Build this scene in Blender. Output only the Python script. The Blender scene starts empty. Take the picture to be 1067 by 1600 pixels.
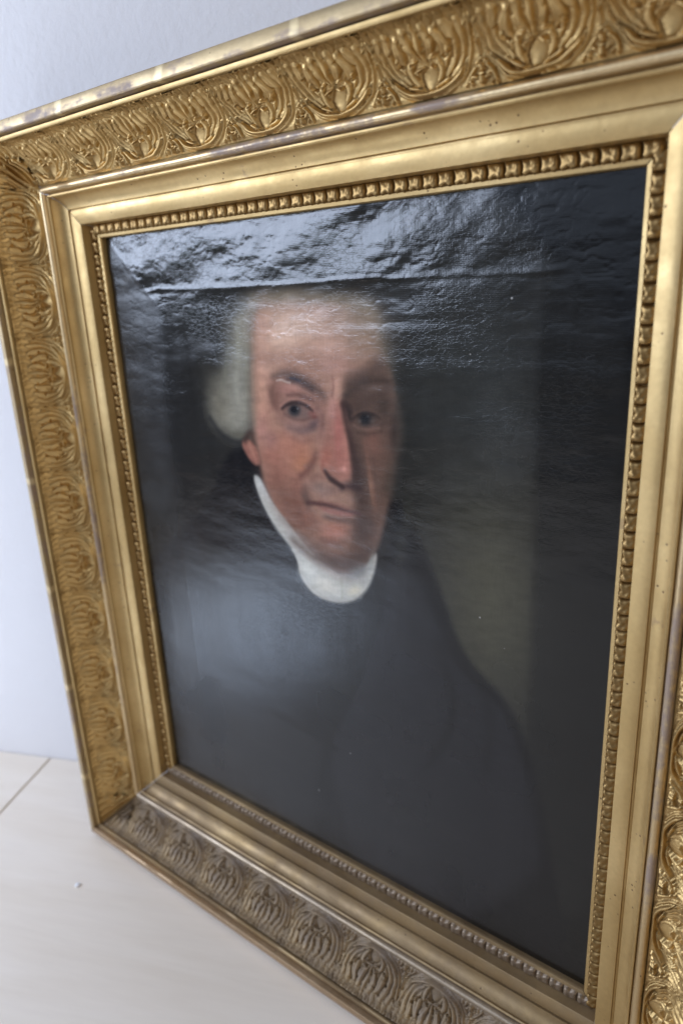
import bpy, math, json
import numpy as np
from mathutils import Matrix, Vector

U = 0.72                       # height of the picture opening in metres; frame measures below are in openings
LEAN = math.radians(4.5)       # the frame leans back against the wall
scene = bpy.context.scene
col = scene.collection

# ---------------------------------------------------------------- camera
cam_d = bpy.data.cameras.new('camera')
cam = bpy.data.objects.new('camera', cam_d); col.objects.link(cam); scene.camera = cam
cam_d.sensor_fit = 'VERTICAL'; cam_d.sensor_height = 36; cam_d.lens = 24.93
cam_d.clip_start = .02; cam_d.clip_end = 60
rx = Vector((0.79349114, 0.60144191, -0.09294854)); ry = Vector((-0.14893594, 0.33999546, 0.92855865)); rz = Vector((0.59007617, -0.72295969, 0.35935971))
m = Matrix((rx, ry, rz)).transposed().to_4x4()
m.translation = Vector((0.62372388, -0.64702858, 1.12439858))*U
cam.matrix_world = m
cam_d.dof.use_dof = True; cam_d.dof.focus_distance = .62; cam_d.dof.aperture_fstop = 3.4

# ---------------------------------------------------------------- light
scene.view_settings.view_transform = 'Standard'; scene.view_settings.look = 'None'
scene.view_settings.exposure = 0; scene.view_settings.gamma = 1
scene.render.resolution_x = 682; scene.render.resolution_y = 1024
world = bpy.data.worlds.new("World"); scene.world = world; world.use_nodes = True
world.node_tree.nodes['Background'].inputs[0].default_value = (.84, .87, 1.0, 1)
world.node_tree.nodes['Background'].inputs[1].default_value = .205

def area(name, az, dist, z, w, h, power, color, target=(0, 0, .45)):
    """an area lamp, az degrees to the left of straight ahead"""
    d = bpy.data.lights.new(name, 'AREA'); d.shape = 'RECTANGLE'; d.size = w; d.size_y = h
    d.energy = power; d.color = color
    o = bpy.data.objects.new(name, d); col.objects.link(o)
    a = math.radians(az)
    o.location = (-dist*math.sin(a), -dist*math.cos(a), z)
    v = Vector(target)-o.location
    o.rotation_euler = v.to_track_quat('-Z', 'Y').to_euler()
    return o
area('window_light', 47.5, 2.5, 1.58, 1.6, 1.15, 78, (.67, .78, 1.0), (0, 0, 1.2))
# added spot that brightens a patch of floor, seen mirrored in the varnish
pd = bpy.data.lights.new('floor_patch_light', 'SPOT'); pd.energy = 1900; pd.color = (.52, .69, 1.0); pd.spot_size = math.radians(11.5); pd.spot_blend = .5; pd.shadow_soft_size = .12
po = bpy.data.objects.new('floor_patch_light', pd); col.objects.link(po); po.location = (-2.1, -2.3, 1.9)
po.rotation_euler = (Vector((-.84, -.72, 0))-po.location).to_track_quat('-Z', 'Y').to_euler()
area('added_fill_light', 15, 3.4, 1.75, 1.9, 1.4, 6.5, (.62, .76, 1.0), (0, 0, .9))  # added lamp: gives the canvas top right a bluish reflection, fills the right rail
area('room_light', -62, 3.0, 1.7, 2.2, 1.8, 22, (1.0, .90, .76), (0, 0, .4))

# ---------------------------------------------------------------- helpers
rng = np.random.default_rng(5)
def vnoise(x, y, seed=0, sx=1., sy=1.):
    """smooth value noise, 0..1"""
    r = np.random.default_rng(seed).random((256, 256))
    x = np.asarray(x)*sx+1000; y = np.asarray(y)*sy+1000
    i = np.floor(x).astype(int); j = np.floor(y).astype(int); fx = x-i; fy = y-j
    fx = fx*fx*(3-2*fx); fy = fy*fy*(3-2*fy); i &= 255; j &= 255; i2 = (i+1) & 255; j2 = (j+1) & 255
    return (r[i, j]*(1-fx)+r[i2, j]*fx)*(1-fy)+(r[i, j2]*(1-fx)+r[i2, j2]*fx)*fy
def fbm(x, y, seed, sx, sy, n=3):
    s = 0; a = 1; t = 0
    for k in range(n):
        s = s+a*vnoise(x, y, seed+k, sx*2**k, sy*2**k); t += a; a *= .5
    return s/t
def sstep(a, b, x):
    t = np.clip((x-a)/(b-a), 0, 1); return t*t*(3-2*t)

def mesh_np(name, V, F, mats, smooth=True, midx=None):
    me = bpy.data.meshes.new(name)
    V = np.asarray(V, dtype=np.float32); F = np.asarray(F, dtype=np.int32)
    me.vertices.add(len(V)); me.vertices.foreach_set('co', V.ravel())
    me.loops.add(F.size); me.loops.foreach_set('vertex_index', F.ravel())
    me.polygons.add(len(F)); me.polygons.foreach_set('loop_start', np.arange(len(F), dtype=np.int32)*F.shape[1])
    me.polygons.foreach_set('loop_total', np.full(len(F), F.shape[1], dtype=np.int32))
    for m_ in mats: me.materials.append(m_)
    if midx is not None: me.polygons.foreach_set('material_index', np.asarray(midx, dtype=np.int32))
    me.update(calc_edges=True); me.validate()
    me.polygons.foreach_set('use_smooth', np.full(len(me.polygons), smooth)); me.update()
    return me
def link(name, me, parent=None):
    o = bpy.data.objects.new(name, me); col.objects.link(o)
    if parent is not None: o.parent = parent
    return o
def grid_faces(nu, nv):
    i, j = np.meshgrid(np.arange(nu-1), np.arange(nv-1), indexing='ij')
    a = (i*nv+j).ravel()
    return np.stack([a, a+nv, a+nv+1, a+1], 1)

# ---------------------------------------------------------------- materials
class NT:
    def __init__(s, name):
        s.m = bpy.data.materials.new(name); s.m.use_nodes = True; s.t = s.m.node_tree; s.b = s.t.nodes['Principled BSDF']
        s.tc = s.t.nodes.new('ShaderNodeTexCoord')
    def n(s, typ, **kw):
        q = s.t.nodes.new('ShaderNode'+typ)
        for k, v in kw.items():
            if k in q.inputs: q.inputs[k].default_value = v
            else: setattr(q, k, v)
        return q
    def l(s, a, b): s.t.links.new(a, b)
    def coords(s, scale=(1, 1, 1), src='Object', loc=(0, 0, 0)):
        q = s.n('Mapping'); q.inputs['Scale'].default_value = scale; q.inputs['Location'].default_value = loc
        s.l(s.tc.outputs[src], q.inputs[0]); return q.outputs[0]
    def noise(s, scale, detail=4, vec=None, rough=.5, dist=0):
        q = s.n('TexNoise'); q.inputs['Scale'].default_value = scale; q.inputs['Detail'].default_value = detail
        q.inputs['Roughness'].default_value = rough; q.inputs['Distortion'].default_value = dist
        s.l(vec if vec is not None else s.tc.outputs['Object'], q.inputs['Vector']); return q.outputs['Fac']
    def voro(s, scale, vec=None, feature='F1', out='Distance'):
        q = s.n('TexVoronoi'); q.feature = feature; q.inputs['Scale'].default_value = scale
        s.l(vec if vec is not None else s.tc.outputs['Object'], q.inputs['Vector']); return q.outputs[out]
    def ramp(s, f, stops):
        q = s.n('ValToRGB'); e = q.color_ramp.elements
        while len(e) < len(stops): e.new(.5)
        for k, (p, c) in enumerate(stops):
            e[k].position = p; e[k].color = (*c, 1) if len(c) == 3 else c
        s.l(f, q.inputs[0]); return q.outputs[0]
    def fr(s, f, a, b, lo=0., hi=1.):
        q = s.n('MapRange'); q.inputs[1].default_value = a; q.inputs[2].default_value = b
        q.inputs[3].default_value = lo; q.inputs[4].default_value = hi; s.l(f, q.inputs[0]); return q.outputs[0]
    def mix(s, f, a, b):
        q = s.n('Mix'); q.data_type = 'RGBA'
        for v, k in ((f, 0), (a, 6), (b, 7)):
            if isinstance(v, (int, float)): q.inputs[k].default_value = v
            elif isinstance(v, tuple): q.inputs[k].default_value = (*v, 1)
            else: s.l(v, q.inputs[k])
        return q.outputs[2]
    def math(s, op, a, b=0.):
        q = s.n('Math'); q.operation = op
        for v, k in ((a, 0), (b, 1)):
            if isinstance(v, (int, float)): q.inputs[k].default_value = v
            else: s.l(v, q.inputs[k])
        return q.outputs[0]
    def bump(s, h, strength=.3, dist=.001, normal=None):
        q = s.n('Bump'); q.inputs['Strength'].default_value = strength; q.inputs['Distance'].default_value = dist
        s.l(h, q.inputs['Height'])
        if normal is not None: s.l(normal, q.inputs['Normal'])
        return q.outputs[0]
    def set(s, k, v):
        i = s.b.inputs[k]
        if isinstance(v, (int, float)): i.default_value = v
        elif isinstance(v, tuple): i.default_value = (*v, 1)
        else: s.l(v, i)

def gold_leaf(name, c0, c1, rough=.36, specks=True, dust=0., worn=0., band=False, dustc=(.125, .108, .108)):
    t = NT(name)
    big = t.noise(9, 5); c = t.mix(t.fr(big, .35, .68), c0, c1)
    fine = t.noise(260, 3)
    c = t.mix(t.fr(fine, .2, .8, 0, .22), c, tuple(v*.6 for v in c0))
    metal = 1.0; rg = t.fr(t.noise(40, 4), .3, .7, rough-.06, rough+.1)
    mk = None
    if specks:    # fly specks and tiny chips
        v = t.voro(130); gate = t.noise(42, 3)
        mk = t.math('MULTIPLY', t.fr(v, .15, .08), t.fr(gate, .54, .58))
        c = t.mix(t.math('MULTIPLY', mk, .8), c, (.11, .06, .035))
        v2 = t.voro(16); g2 = t.noise(120, 3)
        m2 = t.math('MULTIPLY', t.fr(v2, .13, .09), t.fr(g2, .46, .52))
        c = t.mix(t.math('MULTIPLY', m2, .5), c, (.33, .22, .13))
    if worn:      # gold rubbed through to the dark clay below
        vec = t.coords((.3, 1.4, 1.4)); n1 = t.noise(17, 8, vec, .66); n2 = t.noise(70, 5, None, .6)
        s_ = t.math('ADD', t.math('MULTIPLY', n1, .72), t.math('MULTIPLY', n2, .28))
        wm = t.fr(s_, .60-worn*.2, .68-worn*.2)
        c = t.mix(wm, c, t.mix(n2, (.22, .15, .105), (.36, .265, .20)))
        metal = t.fr(wm, 0, 1, 1, .0)
    if band:      # joints of the square gold leaves
        w = t.n('TexWave'); w.wave_type = 'BANDS'; w.bands_direction = 'X'; w.inputs['Scale'].default_value = 2.1
        w.inputs['Distortion'].default_value = .25; w.inputs['Detail'].default_value = 3; w.inputs['Detail Scale'].default_value = 18
        t.l(t.tc.outputs['Object'], w.inputs[0])
        c = t.mix(t.fr(w.outputs['Fac'], .985, .998, 0, .5), c, (.93, .78, .48))
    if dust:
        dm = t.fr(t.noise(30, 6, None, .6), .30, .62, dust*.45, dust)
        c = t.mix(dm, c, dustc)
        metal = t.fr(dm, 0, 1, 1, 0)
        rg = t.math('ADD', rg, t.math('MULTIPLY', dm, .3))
    t.set('Base Color', c); t.set('Metallic', metal); t.set('Roughness', rg)
    h = t.math('ADD', t.math('MULTIPLY', t.noise(75, 5), 1.), t.math('MULTIPLY', fine, .25))
    if mk is not None: h = t.math('SUBTRACT', h, t.math('MULTIPLY', mk, .5))
    t.set('Normal', t.bump(h, .35, .0009))
    return t.m
GA, GB = (.52, .36, .155), (.70, .515, .25)
M_flat = gold_leaf('matt_gilding', GA, GB, .53)
M_carve = gold_leaf('carved_gilding', (.29, .175, .065), (.66, .455, .195), .46, specks=False)
M_bead = gold_leaf('burnished_gilding', (.58, .42, .22), (.72, .56, .33), .44, worn=.35)
M_rim = gold_leaf('rubbed_burnished_gilding', (.44, .33, .19), (.58, .45, .26), .56, worn=.54, band=True)
M_flat_d = gold_leaf('dusty_shaded_matt_gilding', (.26, .17, .075), (.46, .32, .15), .46, dust=.30)  # bottom rail: dusty, its gold and dust colours also darkened as painted shade
M_carve_d = gold_leaf('dusty_shaded_carved_gilding', (.24, .15, .06), (.46, .31, .13), .4, specks=False, dust=.68)
M_bead_d = gold_leaf('dusty_shaded_burnished_gilding', (.40, .29, .17), (.52, .42, .30), .32, dust=.35)
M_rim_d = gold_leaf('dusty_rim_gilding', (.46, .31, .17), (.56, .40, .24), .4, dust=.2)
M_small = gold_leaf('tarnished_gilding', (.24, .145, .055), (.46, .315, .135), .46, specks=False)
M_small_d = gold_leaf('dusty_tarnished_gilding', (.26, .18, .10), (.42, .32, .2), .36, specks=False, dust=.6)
def wood_mat():
    t = NT('bare_frame_wood'); v = t.coords((3, 60, 60))
    t.set('Base Color', t.ramp(t.noise(3, 5, v), [(.3, (.10, .055, .03)), (.7, (.22, .13, .07))])); t.set('Roughness', .7)
    return t.m
M_wood = wood_mat()

# ---------------------------------------------------------------- the setting: wall and floor
P0 = Vector((-1.0304*U, -.0746*U, 0)); WD = Vector((.2099, .0848, 0)).normalized(); WN = Vector((WD.y, -WD.x, 0))   # along the wall, out into the room
def wall_mat():
    t = NT('white_plaster')
    t.set('Base Color', t.mix(t.fr(t.noise(1.3, 3), .3, .7), (.80, .795, .815), (.84, .835, .85))); t.set('Roughness', .8)
    h = t.math('ADD', t.noise(110, 5, None, .6), t.math('MULTIPLY', t.noise(26, 4), 1.2))
    t.set('Normal', t.bump(h, .4, .0016)); return t.m
def strip(x0, x1, y0, y1, z0, z1):
    """box in wall coordinates: x along the wall, y out from it"""
    V = []
    for z in (z0, z1):
        for x, y in ((x0, y0), (x1, y0), (x1, y1), (x0, y1)):
            p = P0+WD*x+WN*y; V.append((p.x, p.y, z))
    return V, [(3, 2, 1, 0), (4, 5, 6, 7), (0, 1, 5, 4), (1, 2, 6, 5), (2, 3, 7, 6), (3, 0, 4, 7)]
def bevelled(name, V, F, mat, w, parent=None):
    me = mesh_np(name, V, F, [mat], smooth=False); o = link(name, me, parent)
    import bmesh
    bm = bmesh.new(); bm.from_mesh(me); bmesh.ops.recalc_face_normals(bm, faces=bm.faces)
    if w: bmesh.ops.bevel(bm, geom=bm.edges[:], offset=w, segments=2, affect='EDGES')
    bm.to_mesh(me); bm.free(); return o
V, F = strip(-1.6, 3.2, -.12, 0, -.05, 2.6)
wl = bevelled('wall', V, F, wall_mat(), 0); wl['kind'] = 'structure'
def floor_mat():
    t = NT('pale_maple_laminate')
    ang = math.atan2(WD.y, WD.x)
    mp = t.n('Mapping'); mp.vector_type = 'POINT'; mp.inputs['Rotation'].default_value = (0, 0, -ang); t.l(t.tc.outputs['Object'], mp.inputs[0])
    mp2 = t.n('Mapping'); mp2.inputs['Scale'].default_value = (1.0, 9, 1); t.l(mp.outputs[0], mp2.inputs[0]); v = mp2.outputs[0]
    n1 = t.noise(2.2, 5, v, .55, .7); n2 = t.noise(16, 5, v, .6)
    c = t.ramp(n1, [(.28, (.75, .655, .54)), (.5, (.80, .71, .60)), (.72, (.83, .745, .645))])
    c = t.mix(t.fr(n2, .35, .7, 0, .10), c, (.50, .40, .33))
    c = t.mix(t.fr(t.noise(3.5, 3), .35, .7, 0, .35), c, (.81, .735, .64))
    t.set('Base Color', c); t.set('Roughness', .42); t.set('Normal', t.bump(n2, .12, .0005)); return t.m
M_floor = floor_mat()
V, F = strip(-1.6, 3.2, 0, 4.0, -.05, -.012)
jm = NT('dark_joint'); jm.set('Base Color', (.30, .19, .12)); jm.set('Roughness', .8)
fl = bevelled('floor', V, F, jm.m, 0); fl['kind'] = 'structure'
JX = .1546*U       # the joint in the photograph, along the wall from P0
for k in range(-1, 3):
    x0 = JX+(k)*1.15; x1 = x0+1.15
    if x0 < -1.6: x0 = -1.6
    V, F = strip(x0+.0014, min(x1, 3.2)-.0014, .001, 4.0, -.0118, 0)
    bevelled('floor_board', V, F, M_floor, .0012, fl)

# ---------------------------------------------------------------- the frame
W2, H2 = .4168, .5
frame = bpy.data.objects.new('framed_portrait', None); col.objects.link(frame)
frame.empty_display_size = .2
frame.location = (0, .662*U*math.sin(LEAN), .662*U*math.cos(LEAN)+.0008)
frame.rotation_euler = (math.pi/2-LEAN, 0, 0)
frame['label'] = 'old oil portrait in a wide carved gilt frame, leaning against the white wall'
frame['category'] = 'framed painting'

def bez(p0, p1, p2, n):
    t = np.linspace(0, 1, n)[:, None]; p0, p1, p2 = map(np.array, (p0, p1, p2))
    return (1-t)**2*p0+2*t*(1-t)*p1+t*t*p2
SC0, SC1, SC2 = (.0812, .0432), (.1255, .0450), (.1392, .0975)      # the hollow that carries the acanthus leaves
scoop = bez(SC0, SC1, SC2, 15)
# profile of the moulding from the picture outwards: (distance, height, material)
prof = []
def pr(pts, mi):
    for q in pts: prof.append((float(q[0]), float(q[1]), mi))
pr([(.0004, -.0135), (0, -.004), (.0003, .0000), (.0012, .0012), (.0052, .0020), (.0060, .0012)], 0)         # lip
pr([(.0068, -.0005), (.0200, .0010)], 1)                                                                # bed of the small leaves
pr([(.0206, .0030), (.0212, .0150), (.0217, .0176), (.0228, .0184), (.0330, .0202), (.0405, .0216), (.0415, .0212)], 0)          # flat
pr([(.0418, .0182), (.0444, .0180), (.0448, .0222)], 0)                                                   # groove
pr(bez((.0452, .0216), (.0600, .0238), (.0652, .0385), 12), 0)                                              # hollow
pr([(.0630, .0390), (.0629, .0412), (.0645, .0428), (.0664, .0424), (.0670, .0414), (.0672, .0368)], 0)
pr([(.0686, .0366), (.0689, .0425)], 2)
pr([(.0697, .0458), (.0715, .0479), (.0740, .0487), (.0765, .0481), (.0785, .0462), (.0796, .0438)], 2)        # round bead
pr([(.0803, .0425)], 1); pr(scoop+np.array([.0006, -.0012]), 1)
pr([(.1396, .0990), (.1368, .0998), (.1364, .1022), (.1372, .1042), (.1390, .1052), (.1418, .1052), (.1424, .1044), (.1425, .1000)], 0)                                     # small fillet
pr([(.1438, .1000), (.1440, .1065)], 3)
pr([(.1441, .1112), (.1446, .1132), (.1458, .1141), (.1475, .1142), (.1540, .1131), (.1596, .1115), (.1612, .1104), (.1620, .1085)], 3)   # rim
pr([(.1620, .0900), (.1590, .0300), (.1590, .0030)], 4); pr([(.159, .0)], 4)
prof = np.array(prof)

def rail(L2, rot, off, mats, seed):
    """one mitred side: local x along it, local y outwards from the opening edge, local z up from the picture"""
    n = 90; k = len(prof)
    t = np.linspace(-1, 1, n)
    D, Z = prof[:, 0], prof[:, 1]
    X = t[:, None]*(L2+D[None, :]-.0007)
    w = fbm(X*12, D[None, :]*150+0*X, seed, 1, 1, 2)-.5
    Zz = Z[None, :]+w*.0006; Dd = D[None, :]+w*.0004
    V = np.stack([X, Dd+0*X, Zz], -1).reshape(-1, 3)*U
    F = grid_faces(n, k)[:, ::-1]
    mi = np.tile(prof[1:, 2].astype(int), n-1)
    me = mesh_np('rail', V, F, mats, True, mi)
    me.set_sharp_from_angle(angle=math.radians(38)) if hasattr(me, 'set_sharp_from_angle') else None
    o = link('rail', me, frame)
    o.rotation_euler = (0, 0, rot)
    d = Vector((-math.sin(rot), math.cos(rot), 0))*off*U
    o.location = d
    return o
gold_set = [M_flat, M_carve, M_bead, M_rim, M_wood]
dust_shade_set = [M_flat_d, M_carve_d, M_bead_d, M_rim_d, M_wood]

# --- relief of one acanthus leaf over the hollow; u -.5...5 along, v 0..1 up the hollow
def seg_dist(u, v, pts):
    best = np.full(u.shape, 9.); par = np.zeros(u.shape); wid = np.zeros(u.shape)
    n = len(pts)-1
    for i in range(n):
        x0, y0, w0 = pts[i]; x1, y1, w1 = pts[i+1]; dx, dy = x1-x0, y1-y0
        t = np.clip(((u-x0)*dx+(v-y0)*dy)/(dx*dx+dy*dy+1e-9), 0, 1)
        d = np.hypot(u-x0-t*dx, v-y0-t*dy); w = w0+t*(w1-w0); k = d/w < best
        best = np.where(k, d/w, best); par = np.where(k, (i+t)/n, par); wid = np.where(k, w, wid)
    return best, par, wid
def curve(pts, n=2):
    p = np.array(pts, float)
    for _ in range(n):
        q = np.empty((2*(len(p)-1), p.shape[1])); q[0::2] = .75*p[:-1]+.25*p[1:]; q[1::2] = .25*p[:-1]+.75*p[1:]
        p = np.vstack([p[:1], q, p[-1:]])
    return p
# (points with half-widths, base height, height at the tip, depth of the vein)
HALF = [([(.02, .80, .012), (.07, .90, .040), (.085, .985, .016)], .50, .62, .05),
        ([(.13, .80, .012), (.18, .89, .045), (.19, .98, .016)], .50, .62, .05),
        ([(.24, .78, .012), (.285, .88, .045), (.28, .975, .016)], .48, .60, .05),
        ([(.34, .78, .012), (.375, .88, .045), (.365, .98, .016)], .46, .56, .05),
        ([(.45, .80, .012), (.46, .90, .035), (.45, .985, .014)], .36, .50, .05),
        ([(.24, .18, .02), (.345, .34, .045), (.385, .54, .055), (.395, .72, .05), (.39, .84, .03)], .38, .68, .07),
        ([(.19, .20, .02), (.275, .36, .050), (.305, .54, .062), (.31, .72, .058), (.285, .84, .034)], .44, .78, .08),
        ([(.15, .24, .02), (.205, .38, .050), (.225, .54, .062), (.215, .70, .055), (.18, .80, .034)], .50, .86, .08),
        ([(.04, .46, .02), (.09, .58, .045), (.115, .72, .052), (.09, .86, .034)], .60, .96, .08),
        ([(.02, .09, .02), (.125, .18, .030), (.160, .31, .036), (.145, .43, .034), (.085, .50, .026)], .50, .92, .04),
        ([(.225, .44, .012), (.26, .50, .018), (.25, .56, .012)], .80, .92, .0),
        ([(.012, .365, .018), (.05, .385, .026), (.09, .35, .018)], .70, .98, .0)]
MID = [([(0, .12, .05), (0, .20, .085), (0, .28, .075), (0, .33, .04)], .22, .26, .0),
       ([(0, .86, .012), (0, .93, .03), (0, .985, .012)], .42, .55, .0),
       ([(0, .42, .012), (0, .60, .022), (0, .74, .04), (0, .90, .012)], .72, .86, .04)]
FILL = [([(.42, .035, .012), (.40, .09, .018), (.435, .13, .018), (.465, .09, .014)], .42, .5, .0),
        ([(.36, .03, .015), (.42, .17, .018), (.47, .24, .018), (.485, .34, .014)], .42, .48, .0),
        ([(.5, .05, .028), (.5, .10, .028)], .50, .58, .0),
        ([(.5, .18, .026), (.5, .22, .03)], .42, .52, .0),
        ([(.46, .26, .02), (.5, .30, .02)], .34, .42, .0),
        ([(.5, .34, .020), (.5, .52, .012)], .30, .4, .0)]
OUTL = curve([(0, .03, 1), (.16, .045, 1), (.29, .14, 1), (.37, .30, 1), (.405, .50, 1), (.43, .70, 1), (.475, .90, 1), (.49, 1.02, 1)], 2)
def leaf_relief(u, v, seed=1):
    ed = sstep(.5, .40, np.abs(u)); wu = (fbm(u*5, v*5, seed, 1, 1, 2)-.5)*.05*ed; wv = (fbm(u*5, v*5, seed+9, 1, 1, 2)-.5)*.05*ed
    us = u+wu; a = np.abs(us); vv = v+wv
    d, p, _ = seg_dist(a, vv, OUTL); inside = a < np.interp(vv, OUTL[:, 1], OUTL[:, 0])
    sd = np.where(inside, -d, d)
    ang = np.arctan2(a, np.maximum(vv-.02, .01)); rad = np.hypot(a, vv)
    dish = .24+.26*sstep(0, -.35, sd)+.09*np.cos(ang*17)*sstep(.08, .3, rad)
    h = np.where(inside, dish, .10+.07*fbm(u*40, v*40, seed+3, 1, 1, 2))
    def ridge(c, w, amp): return amp*np.sqrt(np.clip(1-((sd-c)/w)**2, 0, 1))
    h = np.where(np.abs(sd+.002) < .036, .10+ridge(-.002, .034, .62), h)
    h = np.where(np.abs(sd-.045) < .020, .10+ridge(.045, .019, .28), h)
    h = np.where(np.abs(sd+.070) < .030, .14+ridge(-.070, .028, .44), h)
    def add(h, strokes, uu):
        for pts, h0, h1, vein in strokes:
            pts_ = curve(pts, 1); q, par, w = seg_dist(uu, vv, pts_)
            body = np.sqrt(np.clip(1-q*q, 0, 1)); top = (h0+(h1-h0)*par**1.5)
            hh = top*(.46+.54*body)-vein*np.exp(-(q/.22)**2)
            # dark cut around every lobe, then the lobe itself
            cut = (q >= 1) & (q < 1.28); h = np.where(cut, np.minimum(h, top*.42), h)
            h = np.where(q < 1, np.maximum(h*.35, hh), h)
        return h
    h = add(h, FILL, a); h = add(h, FILL, 1-a)
    h = add(h, HALF, a); h = add(h, MID, us)
    for ex, ey, r in ((.215, .44, .02), (.12, .45, .018), (.30, .62, .018), (.145, .74, .016), (.24, .80, .016)):
        h = h-.35*np.exp(-(((a-ex)**2+(vv-ey)**2)/(r*r)))
    h = h+.03*(fbm(u*22, v*22, seed+5, 1, 1, 2)-.5)
    return np.maximum(h, .05)
def scoop_frame(v):
    t = v[..., None]; p0, p1, p2 = map(np.array, (SC0, SC1, SC2))
    p = (1-t)**2*p0+2*t*(1-t)*p1+t*t*p2
    d = 2*(1-t)*(p1-p0)+2*t*(p2-p1); d /= np.linalg.norm(d, axis=-1, keepdims=True)
    return p, np.stack([-d[..., 1], d[..., 0]], -1)
AMP = .0145
def leaf_mesh(width, seed, mat):
    nu, nv = 104, 96
    u, v = np.meshgrid(np.linspace(-.5, .5, nu), np.linspace(0, 1, nv), indexing='ij')
    h = leaf_relief(u, v, seed)*AMP*sstep(-.02, .05, v)*(1-.62*sstep(.60, .95, v))*(.86+.28*fbm(u*3, v*3, seed+60, 1, 1, 2))
    p, nrm = scoop_frame(v)
    P = p+nrm*h[..., None]
    V = np.stack([u*(width-.0002), P[..., 0], P[..., 1]], -1).reshape(-1, 3)*U
    return mesh_np('acanthus_leaf', V, grid_faces(nu, nv)[:, ::-1], [mat])
# the leaf that turns the corner: one half lies on each rail, cut along the mitre
CORNER = [([(.0, .02, .02), (.0, .4, .035), (.0, .75, .04), (.0, 1.0, .04)], .8, 1.0, .16),
          ([(.06, .05, .02), (.16, .26, .035), (.18, .5, .045), (.12, .68, .03)], .6, .95, .14),
          ([(.12, .04, .02), (.28, .26, .04), (.32, .52, .05), (.27, .74, .035)], .56, .9, .14),
          ([(.20, .04, .02), (.40, .22, .04), (.47, .46, .05), (.45, .70, .035)], .52, .86, .14),
          ([(.12, .66, .02), (.17, .80, .04), (.15, .96, .03)], .6, .95, .1),
          ([(.28, .68, .02), (.34, .84, .04), (.32, .97, .03)], .56, .9, .1),
          ([(.46, .66, .02), (.53, .82, .04), (.52, .97, .03)], .5, .85, .1)]
def corner_mesh(sign, mat):
    nu, nv = 60, 84
    s, v = np.meshgrid(np.linspace(0, 1, nu), np.linspace(0, 1, nv), indexing='ij')
    p, nrm = scoop_frame(v)
    span = p[..., 0]-SC0[0]+.0006          # from the last leaf to the mitre
    x = s*span
    q = (1-s)*span/.0563*.62; vv = v       # distance from the mitre
    h = .22+.06*np.cos(q*40)
    for pts, h0, h1, vein in CORNER:
        c, par, w = seg_dist(q, vv, curve(pts, 1)); body = np.sqrt(np.clip(1-c*c, 0, 1)); top = h0+(h1-h0)*par
        h = np.where((c >= 1) & (c < 1.35), np.minimum(h, top*.3), h)
        h = np.where(c < 1, np.maximum(h*.5, top*(.42+.58*body)-vein*np.exp(-(c/.22)**2)), h)
    h = h+.05*(fbm(s*20, v*30, 31, 1, 1, 3)-.5)
    h = h*AMP*sstep(-.02, .05, v)*(1-.80*sstep(.62, .97, v))
    P = p+nrm*h[..., None]
    X = x*(P[..., 0]-SC0[0]+.0006)/np.maximum(span, 1e-6)
    V = np.stack([sign*X, P[..., 0], P[..., 1]], -1).reshape(-1, 3)*U
    F = grid_faces(nu, nv)
    return mesh_np('corner_leaf', V, F[:, ::-1] if sign > 0 else F, [mat])
# small leaf of the inner border, lapping its neighbour
def border_mesh(width, mat, seed):
    nu, nv = 21, 17
    u, v = np.meshgrid(np.linspace(-.5, .5, nu), np.linspace(0, 1, nv), indexing='ij')
    lo = .04+.15*(1-np.abs(np.sin((u+.5)*2*math.pi))**1.2)          # two points towards the picture
    t = np.clip((v-lo)/(1-lo), 0, 1)
    e = np.minimum(np.minimum((.5-u)*1.0, (u+.5)*1.4), np.minimum(t*.9, (1.02-t)*.9))
    dome = sstep(0, .10, e)*(.62+.38*sstep(0, .32, e))
    saw = .66+.34*(u+.5)
    dish = 1-.28*np.exp(-(((u-.02)/.16)**2+((t-.62)/.22)**2))+.12*np.exp(-((t-.16)/.08)**2)
    h = dome*saw*dish*(1-.30*sstep(.55, 1, t))+.22*(vnoise(u*4, v*4, seed)-.5)*dome
    h = h*sstep(0, .05, t)
    D = .0034+v*(.0208-.0034); Z = .0009+.0006*v+h*.0068+np.where(t <= 0, -.0006, 0)
    bend = .09*width*np.sin(v*math.pi)
    V = np.stack([u*width*1.02+bend, D, Z], -1).reshape(-1, 3)*U
    return mesh_np('border_leaf', V, grid_faces(nu, nv)[:, ::-1], [mat])

def dress(r, L2, nleaf, nsmall, carve, seeds, small):
    w = 2*(L2+SC0[0]-.0006)/nleaf
    ms = [leaf_mesh(w, s, carve) for s in seeds]
    for k in range(nleaf):
        o = link('acanthus_leaf', ms[k % len(ms)], r); o.location = ((k-(nleaf-1)/2)*w*U, 0, 0)
    for sgn in (-1, 1):
        o = link('corner_leaf', corner_mesh(sgn, carve), r); o.location = (sgn*(L2+SC0[0]-.0006)*U, 0, 0)
    ws = 2*(L2+.0135)/nsmall
    bs = [border_mesh(ws, small, 50+s) for s in range(4)]
    for k in range(nsmall):
        o = link('border_leaf', bs[(k*7+k//3) % 4], r); o.location = ((k-(nsmall-1)/2)*ws*U, 0, 0)
        o.rotation_euler = (0, 0, float(rng.normal(0, .02)))
top = rail(W2, 0, H2, gold_set, 11); dress(top, W2, 9, 45, M_carve, (1, 2, 3, 21, 22), M_small)
bottom = rail(W2, math.pi, H2, dust_shade_set, 12); bottom['label'] = 'bottom rail greyed by dust and coloured darker as painted shade'; dress(bottom, W2, 9, 45, M_carve_d, (4, 5, 23), M_small_d)
left = rail(H2, math.pi/2, W2, gold_set, 13); dress(left, H2, 10, 54, M_carve, (6, 7, 24, 25), M_small)
right = rail(H2, -math.pi/2, W2, gold_set, 14); dress(right, H2, 10, 54, M_carve, (8, 9, 26), M_small)

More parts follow.
